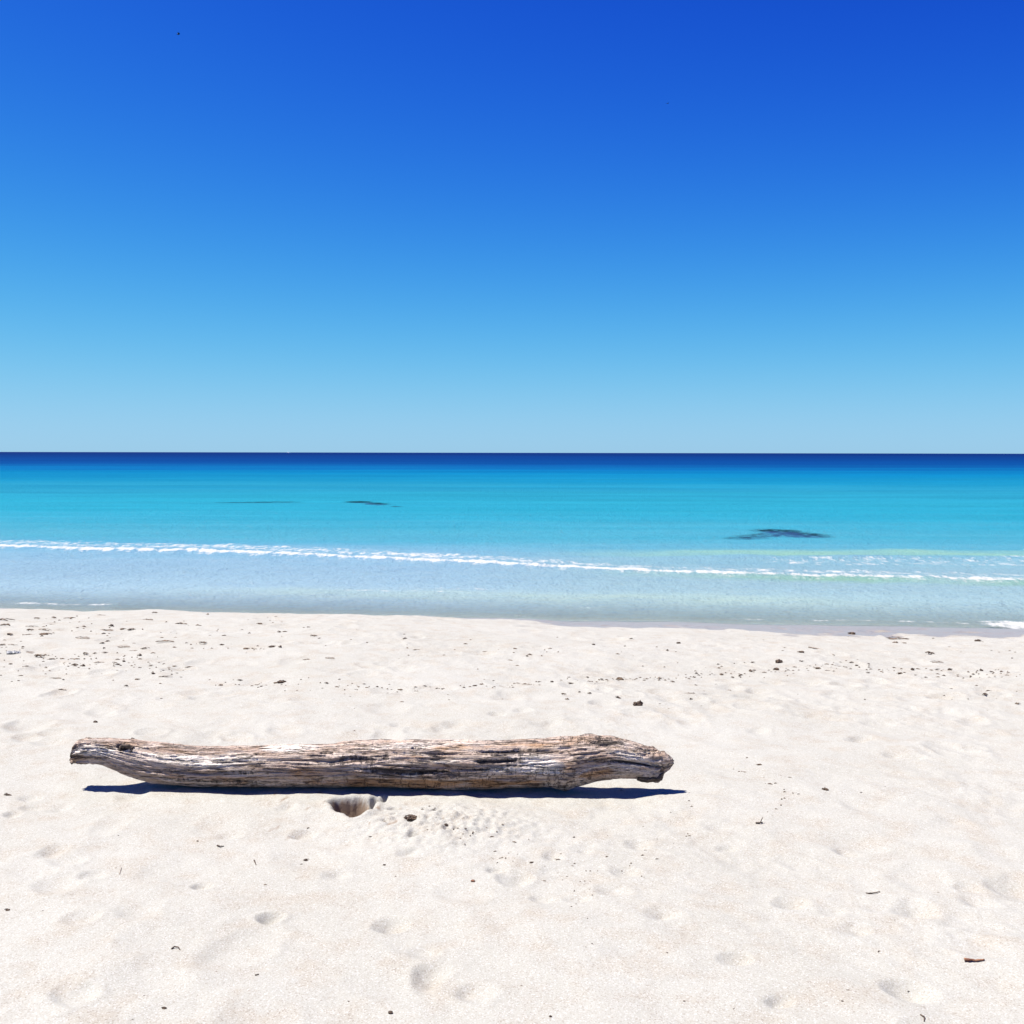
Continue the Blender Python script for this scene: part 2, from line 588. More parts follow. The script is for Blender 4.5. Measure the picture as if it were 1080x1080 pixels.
sdist = np.where(inside, -sdist, sdist) + 0.010 * fbm(X * 22, Y * 22, 0.4, 3)
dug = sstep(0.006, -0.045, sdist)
H[i0:i1, j0:j1] -= 0.12 * dug
H[i0:i1, j0:j1] += 0.012 * np.exp(-((sdist - 0.02) / 0.02) ** 2)
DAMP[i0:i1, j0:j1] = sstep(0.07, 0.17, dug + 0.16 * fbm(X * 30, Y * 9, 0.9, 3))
for (px, py, a, b, d) in ((395, 843, .022, .06, .07), (404, 841, .017, .05, .05), (414, 852, .02, .025, .03), (405, 868, .012, .014, .022),
                          (417, 860, .014, .016, .02), (434, 868, .022, .020, .03), (447, 855, .008, .03, .03), (459, 856, .01, .012, .03),
                          (466, 858, .007, .012, .03), (435, 882, .02, .035, .02), (470, 878, .014, .014, .02), (480, 877, .012, .012, .02)):
    p = on_ground(px, py)
    dig(p.x, p.y, a * 1.15, b, d, 0.35, px * 0.13)
sp = on_ground(448, 868)
i0, i1 = np.searchsorted(gy, (sp.y - 0.7, sp.y + 0.5))
j0, j1 = np.searchsorted(gx, (sp.x - 0.75, sp.x + 1.0))
X, Y = GX[i0:i1, j0:j1], GY[i0:i1, j0:j1]
msk = np.exp(-(((X - sp.x - 0.08) / 0.36) ** 2 + ((Y - sp.y + 0.05) / 0.25) ** 2) ** 1.5)
H[i0:i1, j0:j1] += msk * (0.020 + 0.022 * np.abs(noise3(X * 17, Y * 15, 1.1)) + 0.012 * noise3(X * 40, Y * 36, 2.0))
# sand drawn up a little against the log's belly
lg = np.exp(-((GY - 5.13) / 0.09) ** 2) * sstep(-1.85, -1.6, GX) * sstep(0.35, 0.05, GX)
H += 0.022 * lg
HW = H + 0.012 * noise3(GX * 1.1, GY * 2.0, 0.7) * (np.abs(GX) < 30)
wet = sstep(ZW + 0.115, ZW + 0.065, HW) * sstep(ZW - 0.06, ZW - 0.01, HW)
V = np.stack([GX, GY, H], -1).reshape(-1, 3)
me = grid_mesh('sand', V[:, :], len(gy), len(gx))
attr_f(me, 'wet', wet)
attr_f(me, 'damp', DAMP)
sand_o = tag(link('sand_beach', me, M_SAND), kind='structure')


def placed_z(x, y):
    j = int(np.clip(np.searchsorted(gx, x), 1, len(gx) - 1))
    i = int(np.clip(np.searchsorted(gy, y), 1, len(gy) - 1))
    return float(H[i, j])


# ------------------------------------------------------------------ the sea
sx = axis(-12.0, 12.0, 0.05, 1.035, -14000, 14000)
sy = [10.9]
while sy[-1] < 15000:
    yv = sy[-1]
    sy.append(yv + max(0.028, yv * yv / (1.9 * FPX) * 0.36))
sy = np.array(sy)
WX, WY = np.meshgrid(sx, sy)
U = WY - shore(WX)
wob = noise3(WX * 0.22, 1.7, 0.1) * 0.22 + noise3(WX * 0.9, 4.7, 0.1) * 0.08 + noise3(WX * 3.1, 2.7, 0.1) * 0.03
yw = np.interp(WX, (-60, -22, -10.2, -4.8, 0, 3.8, 7.6, 20, 60), (25, 23.5, 21.8, 20.5, 18.5, 17.05, 16.35, 15.6, 15.2))
vw = WY - yw + wob
# second, weaker breaker further out on the right
y2 = 19.75 - 0.04 * (WX - 5) + 0.3 * noise3(WX * 0.5, 6.6, 0.4)
v2 = WY - y2
s2 = sstep(1.0, 4.5, WX)
left = sstep(2.5, -2.0, WX)
near = sstep(60, 26, WY)
Z = np.full_like(WX, ZW)
Z += 0.070 * np.where(vw < 0, np.exp(-(vw / 0.28) ** 2), np.exp(-(vw / 2.2) ** 2)) * (0.75 + 0.25 * left)
Z += 0.060 * s2 * np.where(v2 < 0, np.exp(-(v2 / 0.35) ** 2), np.exp(-(v2 / 1.8) ** 2))
v3 = WY - shore(WX) - 2.1 - 0.3 * noise3(WX * 0.4, 2.2, 0.8)
Z += 0.015 * np.exp(-(v3 / 0.45) ** 2) * near
shal = sstep(0.0, 1.2, U)
Z += near * (0.25 + 0.75 * shal) * (0.016 * noise3(WX * 1.2, WY * 1.8, 0.9) + 0.013 * noise3(WX * 2.8 + WY * 0.6, WY * 4.2, 1.9) + 0.006 * noise3(WX * 6.5 - WY, WY * 8.0, 2.9))
Z += 0.055 * sstep(22, 32, WY) * sstep(400, 120, WY) * noise3(WX * 0.12, WY * 0.5, 2.9)

# what the water looks like looking into it, by distance out: (metres from shore, sRGB)
dist = np.array([0.0, 2.5, 5.5, 7.5, 9.5, 11.5, 14.5, 18.5, 24, 32, 42, 60, 85, 112, 135, 170, 240, 420, 1200])
rgb = np.array([(190, 216, 220), (178, 211, 220), (166, 204, 218), (146, 198, 216), (112, 189, 214), (94, 186, 212), (78, 182, 210),
                (60, 178, 208), (46, 177, 208), (50, 175, 208), (50, 168, 206), (30, 157, 204), (14, 144, 202), (12, 126, 196), (12, 108, 186),
                (10, 92, 176), (8, 82, 168), (8, 72, 158), (8, 60, 146)], float) / 255
lin = np.where(rgb <= 0.04045, rgb / 12.92, ((rgb + 0.055) / 1.055) ** 2.4)
lnU = np.log(np.maximum(U, 0.3))
warp = 0.05 * fbm(WX / np.maximum(WY, 12) * 2.0, np.log(np.maximum(WY, 12)) * 9.0, 0.3, 4) \
    + 0.035 * noise3(WX / np.maximum(WY, 12) * 1.1, np.log(np.maximum(WY, 12)) * 26.0, 1.3)
ue = np.exp(lnU + warp * sstep(10, 25, WY) * 2.4)
lane = fbm(WX / np.maximum(WY, 12) * 2.6 + np.log(np.maximum(WY, 12)) * 0.7, np.log(np.maximum(WY, 12)) * 21.0, 6.3, 4, 0.6)
gain = np.interp(ue, (0, 5, 10, 20, 40, 100, 170, 1000), (0.56, 0.50, 0.445, 0.405, 0.37, 0.36, 0.32, 0.27))
body = np.stack([np.interp(ue, dist, lin[:, c]) for c in range(3)], -1) * (gain * (1 + 0.085 * lane * sstep(22, 35, WY)))[..., None]
# sand stirred up in the wave faces: greener there
greenA = 0.95 * sstep(0.0, 5.0, WX) * sstep(-0.1, 0.25, v2) * sstep(2.1, 0.9, v2)
greenA += 0.9 * sstep(0.5, 5.0, WX) * sstep(-1.0, -0.4, vw) * sstep(-0.05, -0.25, vw)
greenA = np.clip(greenA * (0.8 + 0.5 * noise3(WX * 0.7, WY * 1.4, 5.7)), 0, 0.95)[..., None]
green = np.zeros_like(WX)
green += 0.55 * np.exp(-((v3 + 0.2) / 0.5) ** 2) * sstep(-6, -1.5, WX) * sstep(6.0, 2.0, WX)
green = np.clip(green * (0.75 + 0.5 * noise3(WX * 0.9, WY * 1.8, 5.0)), 0, 0.9)[..., None]
body[..., 2] *= 1 + 0.10 * left * sstep(12, 7, U)
body = body * (1 - greenA) + greenA * np.array([0.175, 0.315, 0.25])
body = body * (1 - green) + green * np.array([0.34, 0.43, 0.345])
opac = (0.08 + 0.24 * sstep(0.0, 0.7, U)) + 0.43 * sstep(0.2, 2.4, U) + 0.20 * sstep(2.5, 11.0, U) + 0.05 * sstep(10, 20, U)
far = sstep(16, 48, WY)
# foam, and one faint line of sun glints painted white
foam = np.zeros_like(WX)
wk = 1.0 - 0.12 * sstep(2.0, 6.5, WX)
lump_n = 0.07 * noise3(WX * 1.1, 3.3, 0.9) + 0.05 * noise3(WX * 3.7, 9.3, 0.9)
foam = np.maximum(foam, (0.625 + 0.7 * lump_n) * wk * sstep(-0.32, -0.20, vw) * sstep(0.20, -0.14, vw))
trail = sstep(-0.1, 0.1, vw) * sstep(2.6 * left + 1.3, 0.3, vw)
foam = np.maximum(foam, (0.525 - 0.03 * (1 - left)) * trail * (1 + 0.10 * noise3(WX * 1.0, WY * 0.9, 8.2)))
foam = np.maximum(foam, 0.47 * sstep(-0.9, -0.3, vw) * sstep(-0.1, -0.3, vw))
b2 = sstep(0.05, 0.5, noise3(WX * 0.42, 12.3, 0.5) + 0.35 * sstep(4, 6, WX))
foam = np.maximum(foam, 0.62 * s2 * b2 * sstep(-0.16, -0.04, v2) * sstep(0.26, 0.04, v2))
foam = np.maximum(foam, 0.475 * s2 * sstep(-2.4, -1.2, v2) * sstep(0.2, -0.2, v2) * sstep(2.5, 5, WX))
foam = np.maximum(foam, 0.60 * sstep(4.75, 5.5, WX + 0.3 * noise3(WX * 3, WY * 3, 2.0)) * sstep(1.0, 0.5, U + 0.2 * noise3(WX * 2, WY * 2, 2.6)) * sstep(-1.2, -0.6, U) * (WX < 40))
foam = np.maximum(foam, 0.535 * sstep(-4.0, -5.2, WX) * np.exp(-((U - 0.52 + 0.12 * noise3(WX * 1.5, 0.3, 0.7)) / 0.16) ** 2) * (WX > -60))
foam = np.maximum(foam, 0.52 * np.exp(-((v3 - 0.1) / 0.14) ** 2) * sstep(-3.2, -2.2, WX) * sstep(0.4, -0.8, WX))  # mostly sun glints on the shallows, painted in as white streaks

foam = np.maximum(foam, 0.50 * sstep(1.0, 3.0, WX) * np.exp(-((U - 0.42 + 0.15 * noise3(WX * 1.2, 0.9, 0.7)) / 0.14) ** 2) * (WX < 40))
foam = np.maximum(foam, 0.44 * np.exp(-((v3 - 0.5) / 0.5) ** 2) * sstep(-3.2, -1.5, WX) * sstep(1.5, -0.4, WX))

# dark seagrass beds: (centre pixel, half width, half depth in pixels, tilt, strength)
BEDS = [
    ('large', [(847, 564.4, 28, 3.0, 0.03, 0.95), (831, 562.8, 32, 4.2, 0.02, 0.9), (817, 559.8, 28, 2.2, 0.03, 0.75), (800, 565.4, 32, 2.8, -0.06, 0.7), (780, 567.8, 24, 1.5, -0.05, 0.65)],
     'large dark seagrass bed under the turquoise water nearest the breaking wave at right'),
    ('small', [(378, 529.6, 18, 1.1, 0.02, 1.0), (396, 531.4, 18, 1.2, 0.06, 1.0), (418, 533.4, 10, 0.6, 0.08, 0.7)],
     'small dark seagrass bed in turquoise water far out left of centre'),
    ('faint', [(240, 530.2, 24, 0.9, -0.01, 0.8), (270, 529.8, 26, 1.1, 0.0, 0.85), (303, 529.4, 22, 0.8, 0.0, 0.75)],
     'long faint seagrass streak farthest left in the turquoise water'),
]
bed_objs = []
for (nm, ells, label) in BEDS:
    cs = []
    for (px, py, hw, hd, tl, st) in ells:
        c = at_z(px, py, ZW)
        a = hw * c.y / FPX
        b = hd * c.y ** 2 / (1.9 * FPX)
        cs.append((c.x, c.y, a, b, tl, st))

    def mask(X, Y, grow=1.0, cs=cs):
        m = np.zeros_like(X)
        for (cx, cy, a, b, tl, st) in cs:
            dx, dy = X - cx, Y - cy + tl * (X - cx) * (b / a) * 6
            q = np.sqrt((dx / a) ** 2 + (dy / b) ** 2) / grow
            m = 1 - (1 - m) * (1 - st * sstep(1.5, 0.1, q))
        return m
    lo = (min(c[0] - 2.2 * c[2] for c in cs), min(c[1] - 3.2 * c[3] for c in cs))
    hi = (max(c[0] + 2.2 * c[2] for c in cs), max(c[1] + 3.2 * c[3] for c in cs))
    nx_, ny_ = 150, 70
    bx, by = np.meshgrid(np.linspace(lo[0], hi[0], nx_), np.linspace(lo[1], hi[1], ny_))
    sc_ = 3.0 / max(0.6, cs[0][2])
    mm = mask(bx, by, 1.55) * (1.2 + 0.5 * fbm(bx * 2.6 * sc_ * 0.5, by * 1.1 * sc_ * 0.5, 0.4, 4))
    top = ZW - 0.05
    bed_z = beach_base(bx, by) - 0.15
    bz = bed_z + (top - bed_z) * sstep(0.02, 0.22, mm)
    bme = grid_mesh('seagrass_bed', np.stack([bx, by, bz], -1).reshape(-1, 3), ny_, nx_)
    o = link('seagrass_bed', bme, M_GRASS)
    tag(o, label, 'seagrass')
    m_s = mask(WX, WY) * (0.95 + 0.45 * fbm(WX * 1.3 * sc_, WY * 0.7 * sc_, 1.4, 4))
    m_s = np.clip(sstep(0.12, 1.0, m_s), 0, 1) * (1.0 if nm != 'faint' else 0.75)
    opac = opac * (1 - 0.94 * m_s)
    far = np.maximum(far, 0.8 * m_s)

Vw = np.stack([WX, WY, Z], -1).reshape(-1, 3)
me = grid_mesh('sea', Vw, len(sy), len(sx))
attr_c(me, 'body', body.reshape(-1, 3))
attr_f(me, 'opacity', opac)
attr_f(me, 'far', far)
attr_f(me, 'foam', foam)
tag(link('sea', me, M_SEA), kind='structure')

# ------------------------------------------------------------------ the driftwood log
top_t = [(77, 794), (77.6, 788), (80, 784), (84, 782), (91, 779.3), (110, 779), (139, 780.5), (180, 785), (219, 788.5), (245, 788), (267, 787), (300, 786),
         (352, 786), (366, 783), (376, 781.5), (405, 781), (462, 781), (500, 781), (538, 780.5), (570, 779.5), (589, 778.4), (612, 777.6), (625, 777), (644, 777),
         (654, 779), (666, 782.5), (678, 786), (686, 789), (693, 791), (700, 794), (705, 797), (708, 801)]
bot_t = [(77, 802), (78, 804), (95, 804.5), (110, 806.5), (123, 812), (137, 818), (161, 824.6), (204, 829.5), (248, 829), (318, 829), (366, 829), (405, 829.5),
         (462, 832), (511, 831), (560, 829), (582, 829.5), (596, 831), (606, 829), (620, 825.5), (635, 822), (655, 820.5), (668, 820.5), (683, 823), (691, 824),
         (695.5, 822), (697, 817), (698.5, 811), (704, 809), (708, 805)]
LY = (CAM_H) / math.tan(math.atan((829.5 - 540) / FPX) + PITCH)
LPX = np.concatenate([np.linspace(77, 100, 40, endpoint=False), np.linspace(100, 640, 520, endpoint=False), np.linspace(640, 708, 120)])
NT_, NTH = len(LPX), 192
tp = np.interp(LPX, *zip(*top_t))
bp = np.interp(LPX, *zip(*bot_t))
P = np.array([(at_y(a, t, LY).x, at_y(a, t, LY).z, at_y(a, b, LY).z) for a, t, b in zip(LPX, tp, bp)])
k5 = np.ones(5) / 5
rr = (P[:, 1] - P[:, 2]) / 2 / 1.03
zc = (P[:, 1] + P[:, 2]) / 2
dd = np.interp(LPX, (77, 85, 110, 137, 180, 230, 330, 470, 600, 630, 660, 690, 708), (.030, .036, .042, .062, .085, .092, .090, .100, .102, .088, .066, .042, .018))
dd = np.minimum(dd, rr * 1.25 + 0.015)
yc = LY + 0.012 * noise3(P[:, 0] * 1.1, 0.7, 0.3)
th = np.linspace(0, 2 * math.pi, NTH, endpoint=False)
CT, ST = np.cos(th)[None, :], np.sin(th)[None, :]
Xl = np.repeat(P[:, 0][:, None], NTH, 1)
# slightly squarish, lobed section
lob = 1 + 0.05 * noise3(Xl * 1.6, CT * 1.4, ST * 1.4) + 0.025 * noise3(Xl * 5, CT * 3 + 5, ST * 3)
vfrac = 0.5 - 0.5 * np.sin(th - R(17))[None, :] + 0 * Xl       # 0 top edge .. 1 bottom edge as one faces the log
front = sstep(-0.25, 0.1, np.cos(th - R(17)))[None, :] + 0 * Xl
PXL = np.repeat(LPX[:, None], NTH, 1)


def blob(lst, wn=0.0):
    m = np.zeros_like(Xl)
    wv = 0.05 * noise3(Xl * 5, CT * 4, ST * 4)
    for (px, v_, hw, hv, s_) in lst:
        q = ((PXL - px) / hw) ** 2 + ((vfrac + wv - v_) / hv) ** 2
        m = np.maximum(m, s_ * np.exp(-q ** 1.5))
    return m


char = blob([(545, .27, 52, .07, 1.0), (525, .47, 24, .055, 1.0), (432, .66, 50, .07, .95), (372, .42, 34, .10, .70), (320, .50, 22, .10, .5),
             (637, .13, 18, .10, .85), (668, .63, 28, .035, 1.1), (580, .28, 14, .06, .9), (470, .30, 30, .04, .6), (500, .62, 40, .04, .6),
             (240, .66, 90, .05, .45), (205, .86, 60, .06, .35), (262, .88, 40, .06, .35), (345, .2, 12, .05, .6), (440, .22, 10, .05, .6),
             (133, .22, 8, .10, 1.2), (170, .36, 30, .03, .5), (610, .50, 16, .04, .5), (690, .35, 10, .05, .6),
             (585, .93, 20, .06, .5), (395, .45, 8, .12, .6), (410, .35, 6, .15, .6), (560, .55, 40, .02, .6)])
pale = blob([(205, .36, 62, .17, 1.0), (165, .30, 50, .14, .7), (305, .10, 36, .12, 1.0), (250, .25, 40, .12, .8), (572, .56, 26, .18, 1.0), (540, .62, 40, .08, .7),
             (420, .16, 40, .10, .6), (470, .12, 60, .08, .5), (690, .22, 16, .22, .8), (660, .40, 30, .12, .6), (470, .50, 30, .06, .5), (98, .45, 24, .30, 1.0), (88, .3, 12, .2, .8), (436, .71, 10, .05, .9),
             (650, .72, 40, .10, .5)])
warm = blob([(627, .83, 22, .11, 1.1), (250, .80, 120, .10, .6), (420, .90, 110, .09, .8), (340, .62, 40, .14, .6), (530, .90, 60, .08, .8), (600, .62, 12, .14, .5),  # low blobs paint the underside's sand-bounced brown shade; the rest is wood tone
             (500, .16, 80, .08, .5), (435, .38, 24, .12, .7), (560, .13, 60, .06, .6), (680, .30, 20, .10, .5)])
# surface relief: long grooves, bark remnants, char hollows
gr1 = noise3(Xl * 2.2, CT * 6.5, ST * 6.5)
gr2 = noise3(Xl * 4.0, CT * 14.0 + 3, ST * 14.0)
gr3 = noise3(Xl * 14.0, CT * 16.0 + 7, ST * 16.0)
gr4 = noise3(Xl * 7.0, CT * 24.0 + 2, ST * 24.0)
gr5 = fbm(Xl * 38.0, CT * 11.0 + 2, ST * 11.0, 3)
relief = 0.0055 * gr1 - 0.0055 * np.exp(-(np.abs(gr2) / 0.10) ** 2) + 0.0022 * gr3 + 0.0022 * gr4 + 0.0020 * gr5 * (0.4 + char + pale)
relief += 0.004 * sstep(0.05, 0.15, noise3(Xl * 3.0, CT * 3.5 + 11, ST * 3.5))
relief -= 0.010 * sstep(0.35, 0.75, char + 0.25 * gr2) * front
relief -= 0.020 * np.exp(-(((PXL - 133) / 5.0) ** 2 + ((vfrac - .22) / .09) ** 2)) * front
relief += 0.012 * np.exp(-(((PXL - 606 + 26 * (vfrac - 0.5)) / 9) ** 2)) * front * (0.7 + 0.6 * gr3)
relief -= 0.012 * np.exp(-(((vfrac - .62 - (PXL - 668) * 0.0006) / .022) ** 2)) * sstep(640, 648, PXL) * front
endk = sstep(662, 700, PXL)
relief += 0.013 * endk * fbm(Xl * 24, CT * 5, ST * 5, 3) * np.minimum(1, rr[:, None] / 0.03)
endl = sstep(112, 82, PXL)
relief += 0.009 * endl * fbm(Xl * 30, CT * 4, ST * 4, 3)
rad = lob
Yl = yc[:, None] - (dd[:, None] * rad + relief) * CT
Zl = zc[:, None] + (rr[:, None] * rad + relief) * ST
Xd = Xl + 0.020 * endk * noise3(Xl * 5, CT * 4 + 2, ST * 4) + 0.012 * endl * noise3(3.3, CT * 5, ST * 5)
body_v = np.stack([Xd, Yl, Zl], -1).reshape(-1, 3)
log_root = bpy.data.objects.new('driftwood_log', None)
C.objects.link(log_root)
log_root.location = (float(P[300, 0]), LY, 0)
tag(log_root, 'long weathered driftwood log lying on the white sand beside its dark shadow', 'log')
off = np.array(log_root.location)
caps = np.array([[P[0, 0] + 0.012, yc[0], zc[0]], [P[-1, 0] - 0.008, yc[-1], zc[-1]]])
allv = np.vstack([body_v, caps]) - off
me = grid_mesh('trunk', allv, NT_, NTH, wrap_v=True)
import bmesh
bm = bmesh.new()
bm.from_mesh(me)
bm.verts.ensure_lookup_table()
nb = NT_ * NTH
for j in range(NTH):
    j2 = (j + 1) % NTH
    bm.faces.new((bm.verts[nb], bm.verts[j2], bm.verts[j]))
    b0 = (NT_ - 1) * NTH
    bm.faces.new((bm.verts[nb + 1], bm.verts[b0 + j], bm.verts[b0 + j2]))
bmesh.ops.recalc_face_normals(bm, faces=bm.faces)
for f in bm.faces:
    f.smooth = True
bm.to_mesh(me)
bm.free()
z2 = np.zeros(2)
attr_f(me, 'char', np.concatenate([char.ravel(), z2]))
attr_f(me, 'pale', np.concatenate([pale.ravel(), z2]))
attr_f(me, 'warm', np.concatenate([warm.ravel(), z2 + 0.5]))
trunk = link('trunk', me, M_WOOD, log_root)


def tube(bm, pts, rads, seg=8, rough=0.0):
    """a bent tapering stick through pts, closed at both ends"""
    pts = [Vector(p) for p in pts]
    rings = []
    n = len(pts)
    for i, p in enumerate(pts):
        t = (pts[min(i + 1, n - 1)] - pts[max(i - 1, 0)]).normalized()
        a = t.cross(Vector((0.3, 0.2, 1))).normalized()
        b = t.cross(a)
        ring = []
        for k in range(seg):
            an = 2 * math.pi * k / seg
            r = rads[i] * (1 + random.uniform(-rough, rough))
            ring.append(bm.verts.new(p + (a * math.cos(an) + b * math.sin(an)) * r))
        rings.append(ring)
    for i in range(n - 1):
        for k in range(seg):
            k2 = (k + 1) % seg
            bm.faces.new((rings[i][k], rings[i][k2], rings[i + 1][k2], rings[i + 1][k]))
    for ring in (rings[0][::-1], rings[-1]):
        bm.faces.new(ring)


def bm_mesh(name, bm, smooth=True):
    bmesh.ops.recalc_face_normals(bm, faces=bm.faces)
    for f in bm.faces:
        f.smooth = smooth
    me = bpy.data.meshes.new(name)
    bm.to_mesh(me)
    bm.free()
    return me


# a short snapped-off branch stub on top near the left end
p0 = at_y(141, 781.5, LY + 0.03) - Vector(off)
bm = bmesh.new()
tube(bm, [p0 + Vector((0.012, 0, -0.03)), p0 + Vector((0.002, 0, 0.0)), p0 + Vector((-0.005, -.003, 0.009)), p0 + Vector((-0.011, -.004, 0.014))], [.017, .012, .009, .004], 9, .2)
tube(bm, [p0 + Vector((0.0, 0, -0.004)), p0 + Vector((0.012, -.004, 0.004)), p0 + Vector((0.026, -.006, 0.002))], [.009, .007, .003], 8, .2)
tag(link('branch_stub', bm_mesh('branch_stub', bm), M_STUB, log_root), 'short dark snapped branch stub')
# the rim of the knot hole near the left end
kc = at_y(133, 790, LY - 0.040) - Vector(off)
bm = bmesh.new()
ring = []
for i in range(19):
    an = 2 * math.pi * i / 18
    ring.append(kc + Vector((0.030 * math.cos(an), -0.002 + .004 * math.sin(3 * an), 0.017 * math.sin(an))))
tube(bm, ring, [.0075 + .003 * math.sin(2.3 * i) for i in range(19)], 8, .2)
tag(link('knot', bm_mesh('knot', bm), M_STUB, log_root), 'raised dark rim of a knot hole')
# splinters at the broken right end
def at_log(px, py, dy=0.0):
    return at_y(px, py, LY + dy) - Vector(off)


def splinter(pts, rads, mat, seed):
    pts = np.array([q[:] for q in pts])
    t0 = np.linspace(0, 1, len(pts))
    t1 = np.linspace(0, 1, 40)
    Q = np.stack([np.interp(t1, t0, pts[:, c]) for c in range(3)], -1)
    rq = np.interp(t1, t0, rads)
    bm = bmesh.new()
    tube(bm, [tuple(q) for q in Q], list(rq), 28)
    co = np.array([v.co[:] for v in bm.verts])
    n1 = noise3(co[:, 0] * 20 + seed, co[:, 1] * 70, co[:, 2] * 70)
    n2 = noise3(co[:, 0] * 45 + seed, co[:, 1] * 60, co[:, 2] * 60)
    rv = np.repeat(rq, 28)
    cen = np.repeat(Q, 28, 0)
    sc_ = 1 + 0.38 * n1 + 0.30 * n2
    for i, v in enumerate(bm.verts):
        v.co = Vector(cen[i] + (co[i] - cen[i]) * sc_[i] + np.array([0.006 * n2[i], 0, 0]))
    return link('broken_splinter', bm_mesh('broken_splinter', bm), mat, log_root)


splinter([at_log(672, 819, -.02), at_log(684, 821.5, -.03), at_log(692, 821.5, -.03), at_log(697, 818, -.03), at_log(699.5, 815, -.03)], [.018, .017, .014, .008, .002], M_STUB, 1.0)
splinter([at_log(674, 797, -.01), at_log(688, 799, -.02), at_log(699, 801, -.02), at_log(705, 803, -.02), at_log(708, 806, -.02)], [.034, .034, .028, .020, .006], M_WOOD, 5.0)

# ------------------------------------------------------------------ strandline debris
def ribbons(n, length, width, seed, lift=0.012):
    r = random.Random(seed)
    bm = bmesh.new()
    for _ in range(n):
        ang = r.uniform(-0.5, 0.5) if r.random() < 0.7 else r.uniform(0, 3.14)
        L = length * r.uniform(.5, 1.1)
        wd = width * r.uniform(.7, 1.2)
        cx, cy = r.uniform(-.3, .3) * length, r.uniform(-.25, .25) * length
        curl = r.uniform(-1.2, 1.2)
        z0 = r.uniform(0.001, lift)
        rows = []
        m = 8
        for i in range(m + 1):
            t = i / m - 0.5
            a = ang + curl * t
            x = cx + L * t * math.cos(a)
            y = cy + L * t * math.sin(a)
            z = z0 + lift * (0.5 - 2 * t * t) * r.uniform(.6, 1.2)
            wv = wd * (1 - (2 * t) ** 4 * 0.7) * 0.5
            nx, ny = -math.sin(a), math.cos(a)
            tw = r.uniform(-.5, .5)
            vs = []
            for (sgn, dz) in ((1, 0), (-1, 0), (-1, .0022), (1, .0022)):
                vs.append(bm.verts.new((x + sgn * nx * wv, y + sgn * ny * wv, z + dz + sgn * tw * wv)))
            rows.append(vs)
        for i in range(m):
            for q in range(4):
                q2 = (q + 1) % 4
                bm.faces.new((rows[i][q], rows[i][q2], rows[i + 1][q2], rows[i + 1][q]))
        bm.faces.new(rows[0][::-1])
        bm.faces.new(rows[-1])
    return bm_mesh('seaweed', bm, False)


def lump(seed, size=0.02, flat=0.6, rough=0.5, parts=1):
    r = random.Random(seed)
    bm = bmesh.new()
    for k in range(parts):
        b2 = bmesh.new()
        bmesh.ops.create_icosphere(b2, subdivisions=3, radius=1.0)
        ox, oy = (0, 0) if k == 0 else (r.uniform(-1.3, 1.3) * size, r.uniform(-.7, .7) * size)
        sx_, sy_, sz_ = size * r.uniform(.7, 1.3), size * r.uniform(.6, 1.0), size * flat * r.uniform(.8, 1.2)
        co = np.array([v.co[:] for v in b2.verts])
        d = 1 + rough * fbm(co[:, 0] * 1.6 + seed * 3.1, co[:, 1] * 1.6 + k * 5, co[:, 2] * 1.6, 4)
        for v_, s_ in zip(b2.verts, d):
            v_.co = Vector((v_.co.x * sx_ * s_ + ox, v_.co.y * sy_ * s_ + oy, max(v_.co.z, -.4) * sz_ * s_ + sz_ * .3))
        tmp = bpy.data.meshes.new('tmp')
        b2.to_mesh(tmp)
        b2.free()
        bm.from_mesh(tmp)
        bpy.data.meshes.remove(tmp)
    return bm_mesh('seaweed', bm, True)


def merged(a, b):
    bm = bmesh.new()
    bm.from_mesh(a)
    bm.from_mesh(b)
    return bm_mesh('seaweed', bm, False)


protos = []
for sd_ in range(6):
    protos.append(ribbons(5, 0.055, 0.009, 20 + sd_, 0.010))
for sd_ in range(3):
    protos.append(merged(lump(40 + sd_, 0.016, 0.7, 0.6, 2), ribbons(3, 0.06, 0.007, 60 + sd_, .012)))
for sd_ in range(3):
    protos.append(ribbons(2, 0.11, 0.010, 80 + sd_, 0.010))
CL_SMALL, CL_LUMP, CL_LONG = (0, 1, 2, 3, 4, 5), (6, 7, 8), (9, 10, 11)
for k_, pm in enumerate(protos):
    pm.materials.append(M_WEED if k_ % 3 != 1 else M_WEED2)
alt = {}


def scrap(px, py, wpx, kind, label, group, cat='seaweed', name='seaweed_scrap', rot=None, mat=None):
    p = on_ground(px, py)
    idx = random.choice(kind)
    me = protos[idx]
    if mat is not None:
        key = (idx, mat.name)
        if key not in alt:
            alt[key] = me.copy()
            alt[key].materials.clear()
            alt[key].materials.append(mat)
        me = alt[key]
    o = link(name, me)
    base = 0.050 if kind is CL_SMALL else (0.052 if kind is CL_LUMP else 0.095)
    s_ = wpx * 0.88 * p.y / FPX / base
    lx, ly = (1.45, 0.9) if kind is CL_LONG else (1.0, 1.0)
    o.scale = (s_ * lx, ly * s_ * random.uniform(.8, 1.2), min(s_, 1.5) * random.uniform(.8, 1.3))
    o.location = (p.x, p.y, placed_z(p.x, p.y) - 0.001)
    o.rotation_euler = (0, 0, random.uniform(-.35, .35) + (math.pi if random.random() < .5 else 0) if rot is None else rot)
    tag(o, label, cat, group)
    return o


G_L = ('small dark scrap of dried seaweed scattered on the left sand between waterline and log', 'seaweed scraps on the left of the beach')
G_C = ('small dark scrap of dried seaweed in the thin strandline above the middle of the log', 'seaweed scraps along the middle strandline')
G_R = ('small dark scrap of dried seaweed in the strandline on the right', 'seaweed scraps along the right strandline')
G_F = ('tiny dark crumb of seaweed on the bare sand in front of the log', 'seaweed crumbs on the foreground sand')


